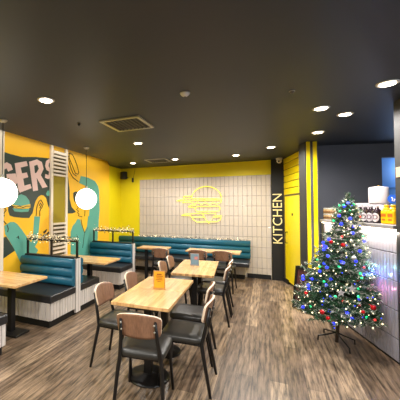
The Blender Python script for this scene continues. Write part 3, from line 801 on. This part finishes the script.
for s in (0.35, 0.95, 1.5):
    p = cpt(s, -0.03, 1.35)
    lo = light('led_strip_light', 'AREA', p, LE, (1, 0.86, 0.7), shape='RECTANGLE', size=0.55, size_y=0.02)
    lo.rotation_euler = (R(18), 0, CROT)

def cthing(name, label, cat, s, t, z=1.42, group=None):
    return thing(name, label, cat, cpt(s, t, z), CROT - PI / 2, group)
# jars stacked in two rows at the far end (local +X is behind-left, front looks to -Y... faces the aisle)
JG = 'small jars stacked on the counter'
jar = None
for row in range(2):
    for i in range(5):
        s = -0.06 + i * 0.088
        lb = '%s jar in the %s row of small jars on the counter end' % (('leftmost', 'second from left', 'middle', 'second from right', 'rightmost')[i], ('lower', 'upper')[row])
        p = cpt(s, 0.07, 1.4205 + row * 0.091)
        if jar is None:
            jar = thing('jar', lb, 'jar', p, CROT, JG)
            b = B(); lathe(b, [(0.034, 0), (0.037, 0.006), (0.037, 0.058), (0.030, 0.070)], (0, 0, 0), 16); build('glass_body', b, 'jar_tan', jar)
            b = B(); lathe(b, [(0.038, 0.018), (0.038, 0.046)], (0, 0, 0), 16); build('label_band', b, 'jar_red', jar)
            b = B(); lathe(b, [(0.033, 0.068), (0.034, 0.088), (0.030, 0.0905)], (0, 0, 0), 16); build('lid', b, 'clear_lid', jar)
        else:
            dup(jar, lb, p)
# dark bottles with pale labels
BG = 'dark bottles in a row on the counter'
bot = None
for i in range(5):
    s = 0.76 + i * 0.118
    lb = ('leftmost dark bottle of the row behind the tree top', 'second dark bottle from the left in the counter row', 'middle dark bottle in the counter row', 'fourth dark bottle from the left in the counter row', 'dark bottle next to the yellow juice bottles')[i]
    p = cpt(s, 0.09, 1.4205)
    if bot is None:
        bot = thing('dark_bottle', lb, 'bottle', p, CROT + R(40), BG)
        b = B(); lathe(b, [(0.046, 0), (0.050, 0.006), (0.050, 0.125), (0.042, 0.150), (0.020, 0.172), (0.018, 0.196)], (0, 0, 0), 20); build('glass_body', b, 'bottle_dark', bot)
        b = B()
        # curved pale oval label on the aisle side
        rows = []
        for jz in range(9):
            v = -1 + jz / 4.0; wv = math.sqrt(max(0.02, 1 - v * v)) * 0.75
            rows.append([b.verts.new((0.0515 * math.sin(a * wv), -0.0515 * math.cos(a * wv), 0.070 + v * 0.052)) for a in (-1, -0.6, -0.2, 0.2, 0.6, 1)])
        for jz in range(8):
            for k in range(5):
                b.faces.new([rows[jz][k], rows[jz][k + 1], rows[jz + 1][k + 1], rows[jz + 1][k]])
        build('label', b, 'label_white', bot)
        b = B(); text_bm(b, 'D', 0.075, Matrix.Translation((0, -0.0535, 0.07)) @ Matrix.Rotation(R(90), 4, 'X'), 0.002); build('label_letter', b, 'label_ink', bot)
        b = B(); lathe(b, [(0.021, 0.190), (0.021, 0.208), (0.018, 0.210)], (0, 0, 0), 14); build('cap', b, 'label_white', bot)
    else:
        dup(bot, lb, p)
YG = 'yellow juice bottles on the counter'
jb = None
for i in range(2):
    p = cpt(1.41 + i * 0.112, 0.09, 1.4205)
    lb = ('left yellow juice bottle beside the dark bottles', 'right yellow juice bottle beside the grey pillar')[i]
    if jb is None:
        jb = thing('juice_bottle', lb, 'bottle', p, CROT + R(12), YG)
        b = B(); box(b, (0, 0, 0.078), (0.088, 0.08, 0.156), bevel=0.018, seg=3)
        lathe(b, [(0.038, 0.15), (0.030, 0.176), (0.020, 0.186), (0.020, 0.194)], (0, 0, 0), 16); build('bottle_body', b, 'juice', jb)
        b = B(); box(b, (0, -0.041, 0.10), (0.06, 0.003, 0.035)); box(b, (0, -0.041, 0.05), (0.045, 0.003, 0.02)); build('label', b, 'juice_ink', jb)
        b = B(); cyl(b, (0, 0, 0.192), (0, 0, 0.214), 0.023, n=16); build('cap', b, 'juice', jb)
    else: dup(jb, lb, p)
tr = cthing('white_tray_box', 'flat topped white box behind the dark bottles on the counter', 'box', 0.615, 0.27)
b = B(); box(b, (0, 0, 0.108), (0.16, 0.24, 0.215), None, bevel=0.006); build('carton', b, 'drum_grey', tr)
b = B(); box(b, (0, 0, 0.230), (0.18, 0.25, 0.03), None, bevel=0.006); build('lid', b, 'drum_white', tr)
dr = cthing('white_canister', 'big round white canister standing behind the bottles on the counter', 'canister', 0.87, 0.31)
b = B(); lathe(b, [(0.084, 0.0), (0.088, 0.01), (0.092, 0.24)], (0, 0, 0), 32); build('lower_drum', b, 'drum_grey', dr)
b = B(); lathe(b, [(0.100, 0.236), (0.104, 0.245), (0.104, 0.43), (0.097, 0.447), (0.05, 0.454)], (0, 0, 0), 32); build('upper_drum', b, 'drum_white', dr)
b = B(); sphere(b, (0, 0, 0.458), 0.012, 8, 6); build('knob', b, 'juice', dr)
rs = cthing('round_sign', 'round blue sign with a white mark on a post above the juice bottles', 'sign', 1.30, 0.22)
rs.rotation_euler = (0, 0, CROT - PI / 2 + R(50))
b = B(); prism(b, [(-0.045, 0.30), (-0.02, 0.222), (0, 0.205), (0.02, 0.222), (0.045, 0.30)], lambda y, z, x: (x, y, z), -0.004, 0.004); build('backing_card', b, 'sign_lightblue', rs)
b = B(); cyl(b, (0.005, 0, 0.285), (0.014, 0, 0.285), 0.050, n=28); build('disc', b, 'sign_blue', rs)
b = B(); tube(b, [(0.016, -0.012, 0.305), (0.016, 0.0, 0.285), (0.016, -0.010, 0.265), (0.016, 0.012, 0.258), (0.016, 0.018, 0.285)], 0.005, 6); build('white_mark', b, 'label_white', rs)
b = B(); cyl(b, (0, 0, 0.012), (0, 0, 0.215), 0.005, n=8); box(b, (0, 0, 0.006), (0.07, 0.07, 0.012)); build('post', b, 'alu', rs)

# ------------------------------------------------------------------ A-board
ab0, ab1 = Vector((0.345, 5.44, 0)), Vector((0.70, 5.03, 0))
ad = (ab1 - ab0); aw = ad.length; aang = math.atan2(ad.y, ad.x)
ab = thing('sandwich_board', 'black framed sandwich board on the floor behind the Christmas tree', 'sign', tuple((ab0 + ab1) / 2), aang)
def aframe(sgn, name):
    lean = Matrix.Rotation(R(-7 * sgn), 4, 'X')
    off = Matrix.Translation((0, -0.0 if sgn > 0 else 0.18, 0))
    b = B()
    for x in (-aw / 2 + 0.02, aw / 2 - 0.02): box(b, (off @ lean @ Vector((x, 0, 0.345))), (0.04, 0.03, 0.66), lean)
    for z in (0.06, 0.655): box(b, (off @ lean @ Vector((0, 0, z))), (aw - 0.08, 0.03, 0.05), lean)
    o = build(name, b, 'black_metal', ab)
    b = B(); box(b, (off @ lean @ Vector((0, 0, 0.36))), (aw - 0.07, 0.012, 0.56), lean); build('poster', b, 'maroon', o)
aframe(1, 'front_panel'); aframe(-1, 'rear_panel')

# ------------------------------------------------------------------ Christmas tree
TX, TY = 0.73, 4.28
LEAN = Vector((0.16, 0.07, 0)) / 1.77
def axis(z): return Vector((TX, TY, z)) + LEAN * z
tree = thing('christmas_tree', 'decorated green Christmas tree with frosted tips on a metal stand by the counter', 'Christmas tree', (TX, TY, 0))
T0 = Vector((TX, TY, 0))
b = B()
for fx, fy in ((0.636, 4.518), (0.802, 3.991), (0.909, 4.274), (0.535, 4.251)):
    v = Vector((fx, fy, 0)) - T0
    tube(b, [(0, 0, 0.115), tuple(v * 0.45 + Vector((0, 0, 0.085))), tuple(v * 0.98 + Vector((0, 0, 0.055))), tuple(v + Vector((0, 0, 0.006)))], 0.009, 8)
build('stand', b, 'black_metal', tree)
b = B(); tube(b, [(0, 0, 0.0)] + [tuple(axis(z) - T0) for z in (0.25, 0.8, 1.3, 1.7)], [0.018, 0.02, 0.016, 0.011, 0.006], 10); build('trunk', b, 'bark', tree)
PROF = [(0.18, 0.42), (0.38, 0.455), (0.5, 0.44), (0.74, 0.40), (0.97, 0.31), (1.2, 0.215), (1.30, 0.17), (1.45, 0.15), (1.56, 0.12), (1.63, 0.045), (1.74, 0.02)]
def prof(z):
    for (a, ra), (c, rc) in zip(PROF, PROF[1:]):
        if z <= c: return ra + (rc - ra) * max(0, (z - a) / (c - a))
    return 0.03
CN = CV.copy()
def limit(p0, d, r):
    """shorten a branch so that it stops at the counter face"""
    den = d.dot(CN)
    if den > 1e-4:
        room = (C0 - p0).dot(CN) - 0.045
        r = min(r, max(0.06, room / den))
    return r
rnd = random.Random(21)
b = B()
tips = []
def needle(p, d, l, w, mi):
    sd = d.cross(Vector((rnd.gauss(0, 1), rnd.gauss(0, 1), rnd.gauss(0, 1)))).normalized() * w
    q = p + d * l
    v = [b.verts.new(p - sd), b.verts.new(p + sd), b.verts.new(q)]
    f = b.faces.new(v); f.material_index = mi
def sprig(p, d, l, frost, dens=300):
    n = int(l * dens)
    for i in range(n):
        t = i / max(1, n - 1)
        c = p + d * l * t
        if (c - C0).dot(CN) > -0.05: break
        rad = Vector((rnd.gauss(0, 1), rnd.gauss(0, 1), rnd.gauss(0, 1)))
        nd = (rad - d * rad.dot(d)).normalized() * 0.8 + d * 0.75
        nd.normalize()
        mi = 1 if rnd.random() < (frost * (0.15 + 1.0 * t)) else 0
        needle(c, nd, rnd.uniform(0.030, 0.050), 0.0042, mi)
    return p + d * l
GA = 2.39996
nb = 250
for i in range(nb):
    f = (i + 0.5) / nb
    z = 0.37 + (1.70 - 0.37) * (1 - (1 - f) ** 0.5 if False else f ** 1.35)
    az = i * GA + rnd.uniform(-0.2, 0.2)
    d = Vector((math.cos(az), math.sin(az), 0))
    p0 = axis(z)
    r = prof(z) * rnd.uniform(0.82, 1.06)
    r = limit(p0, d, r)
    droop = -0.10 + 0.28 * (z / 1.7)
    dd = (d + Vector((0, 0, droop + rnd.uniform(-0.1, 0.1)))).normalized()
    fr = rnd.choice((0.05, 0.10, 0.2, 0.4))
    if z > 0.75 and d.dot(Vector((0.75, -0.66, 0))) > 0.3: fr = rnd.choice((0.15, 0.35, 0.7))
    tube(b, [tuple(p0 - T0), tuple(p0 + dd * r - T0)], [0.006, 0.002], 4, 2)
    m = max(3, int(r / 0.075))
    sprig(p0 + dd * r * 0.2, dd, r * 0.8, fr)
    tips.append((p0 + dd * r, z, az))
    for k in range(m):
        t = 0.35 + 0.6 * k / m
        sd = Vector((-d.y, d.x, 0)) * (1 if k % 2 else -1)
        e = (dd * 0.75 + sd * 0.8 + Vector((0, 0, rnd.uniform(-0.25, 0.3)))).normalized()
        l = min(0.17, 0.35 * r + 0.03) * rnd.uniform(0.7, 1.1)
        q = sprig(p0 + dd * r * t, e, l, fr)
        if (q - C0).dot(CN) < -0.06: tips.append((q, z, az))
for k in range(8):
    sprig(axis(1.62), (Vector((0.05 * math.cos(k * 1.3), 0.05 * math.sin(k * 1.3), 1)) + LEAN * 0.3).normalized(), 0.15, 0.25)
for v in b.verts:
    # branch cores were laid in tree space, needles in room space
    if v.co.y > 2.0: v.co -= T0
build('foliage', b, ['needle', 'frost', 'bark'], tree)

fl = thing('fairy_lights', 'string of blue, green, red and warm fairy lights wound over the Christmas tree', 'fairy lights', (TX, TY, 0))
cam_xy = Vector((0, 0, 1.6))
def facing(p): 
    a = axis(p.z); o = Vector((p.x - a.x, p.y - a.y, 0))
    return o.dot(Vector((-a.x, -a.y, 0)).normalized())
front = [q for q in tips if facing(q[0]) > -0.02 and (q[0] - C0).dot(CN) < -0.05]
rnd.shuffle(front)
picked = []
for q, z, az in front:
    if all((q - o).length > 0.04 for o, _ in picked):
        picked.append((q, z))
    if len(picked) >= 240: break
cols = ['blue'] * 38 + ['green'] * 22 + ['red'] * 10 + ['warm'] * 30
rnd.shuffle(cols)
protos = {}
for i, (q, z) in enumerate(picked[:100]):
    c = cols[i]
    q = q + (axis(q.z) - q) * 0.06
    if c not in protos:
        bb = B(); sphere(bb, (0, 0, 0), {'blue': 0.018, 'green': 0.014, 'red': 0.012, 'warm': 0.009}[c], 10, 7)
        o = build('bulb', bb, 'bulb_' + c, fl); o['label'] = c + ' bulb'; protos[c] = o
    else:
        o = protos[c].copy(); COL.objects.link(o); o.parent = fl
    o.location = q - T0
bb = B()
for q, z in picked[100:]:
    sphere(bb, q - T0, 0.0065, 6, 5, rnd.choice((0, 0, 0, 1)))
o = build('small_bulbs', bb, ['bulb_warm', 'bulb_blue'], fl); o['kind'] = 'stuff'
bb = B()
pts = []
for i in range(200):
    z = 0.3 + 1.4 * i / 199; a = i * 0.42
    d = Vector((math.cos(a), math.sin(a), 0)); p0 = axis(z)
    pts.append(tuple(p0 + d * limit(p0, d, prof(z) * 0.75) - T0))
tube(bb, pts, 0.003, 5); build('wire', bb, 'needle', fl)

for p, c, e in (((1.04, 4.16, 0.86), (0.1, 0.2, 1.0), 3.0), ((1.06, 4.10, 0.72), (1.0, 0.25, 0.5), 0.8), ((1.05, 4.08, 0.95), (0.2, 0.9, 1.0), 0.6)):
    light('fairy_light_glow', 'POINT', p, e, c, shadow_soft_size=0.01)
bg = 'round baubles on the Christmas tree'
def bauble(label, q, r, m):
    t = thing('bauble', label, 'bauble', tuple(q), 0, bg)
    bb = B(); sphere(bb, (0, 0, 0), r, 18, 12); build('ball', bb, m, t)
    bb = B(); cyl(bb, (0, 0, r * 0.95), (0, 0, r * 1.25), r * 0.25, n=10); build('cap', bb, 'alu', t)
    return t

for lb, p, r, m in (
    ('red bauble at the lower right edge of the tree, against the counter tiles', (0.985, 3.865, 0.567), 0.026, 'red_ball'),
    ('red bauble low on the left front of the tree', (0.504, 3.68, 0.512), 0.024, 'red_ball'),
    ('red bauble lowest at the left front, just below another red one', (0.557, 3.683, 0.455), 0.02, 'red_ball'),
    ('red bauble high on the left side of the tree', (0.642, 3.974, 1.218), 0.02, 'red_ball'),
    ('red bauble high in the middle of the tree, under the dark top tier', (0.753, 3.97, 1.19), 0.022, 'red_ball'),
    ('red bauble at the far left edge of the tree', (0.385, 3.931, 0.631), 0.02, 'red_ball'),
    ('red bauble low in the middle right of the tree', (0.875, 3.77, 0.536), 0.018, 'red_ball'),
    ('silver bauble near the right side of the tree at half height', (0.836, 3.901, 1.063), 0.024, 'silver')):
    bauble(lb, p, r, m)
SG = 'silver star ornaments on the Christmas tree'
def star(label, p):
    t = thing('star_ornament', label, 'star ornament', p, R(10), SG)
    bb = B()
    poly = [((0.042 if k % 2 == 0 else 0.018) * math.sin(PI * k / 5), (0.042 if k % 2 == 0 else 0.018) * math.cos(PI * k / 5)) for k in range(10)]
    prism(bb, poly, lambda x, z, y: (x, y, z), -0.006, 0.006); build('star', bb, 'silver', t)
    bb = B(); tube(bb, [(0, 0, 0.04), (0.006, 0, 0.052), (0, 0, 0.062), (-0.006, 0, 0.052), (0, 0, 0.041)], 0.0015, 5); build('hook', bb, 'alu', t)
    return t
s0 = star('silver star low on the front of the tree', (0.683, 3.733, 0.716))
dup(s0, 'silver star at right of the tree front, a little higher', (0.788, 3.779, 0.76))

# ------------------------------------------------------------------ camera and picture settings
cd = bpy.data.cameras.new('camera'); cam = bpy.data.objects.new('camera', cd); COL.objects.link(cam)
cam.location = (0, 0, 1.6)
cam.rotation_euler = (R(90 + 1.538), 0, R(24.204))
cd.sensor_width = 36; cd.lens = 298 / 400 * 36; cd.shift_x = 0.165; cd.clip_start = 0.05
S.camera = cam
w = bpy.data.worlds.new('world'); S.world = w; w.use_nodes = True
w.node_tree.nodes['Background'].inputs['Color'].default_value = (0.6, 0.65, 0.75, 1)
w.node_tree.nodes['Background'].inputs['Strength'].default_value = 0.05
S.view_settings.view_transform = 'Standard'
try: S.view_settings.look = 'None'
except Exception: pass
S.view_settings.gamma = 1.0
S.view_settings.use_curve_mapping = False
S.view_settings.exposure = EXPO
S.cycles.use_denoising = True
S.cycles.max_bounces = 8; S.cycles.diffuse_bounces = 5; S.cycles.glossy_bounces = 3
S.cycles.sample_clamp_indirect = 6.0
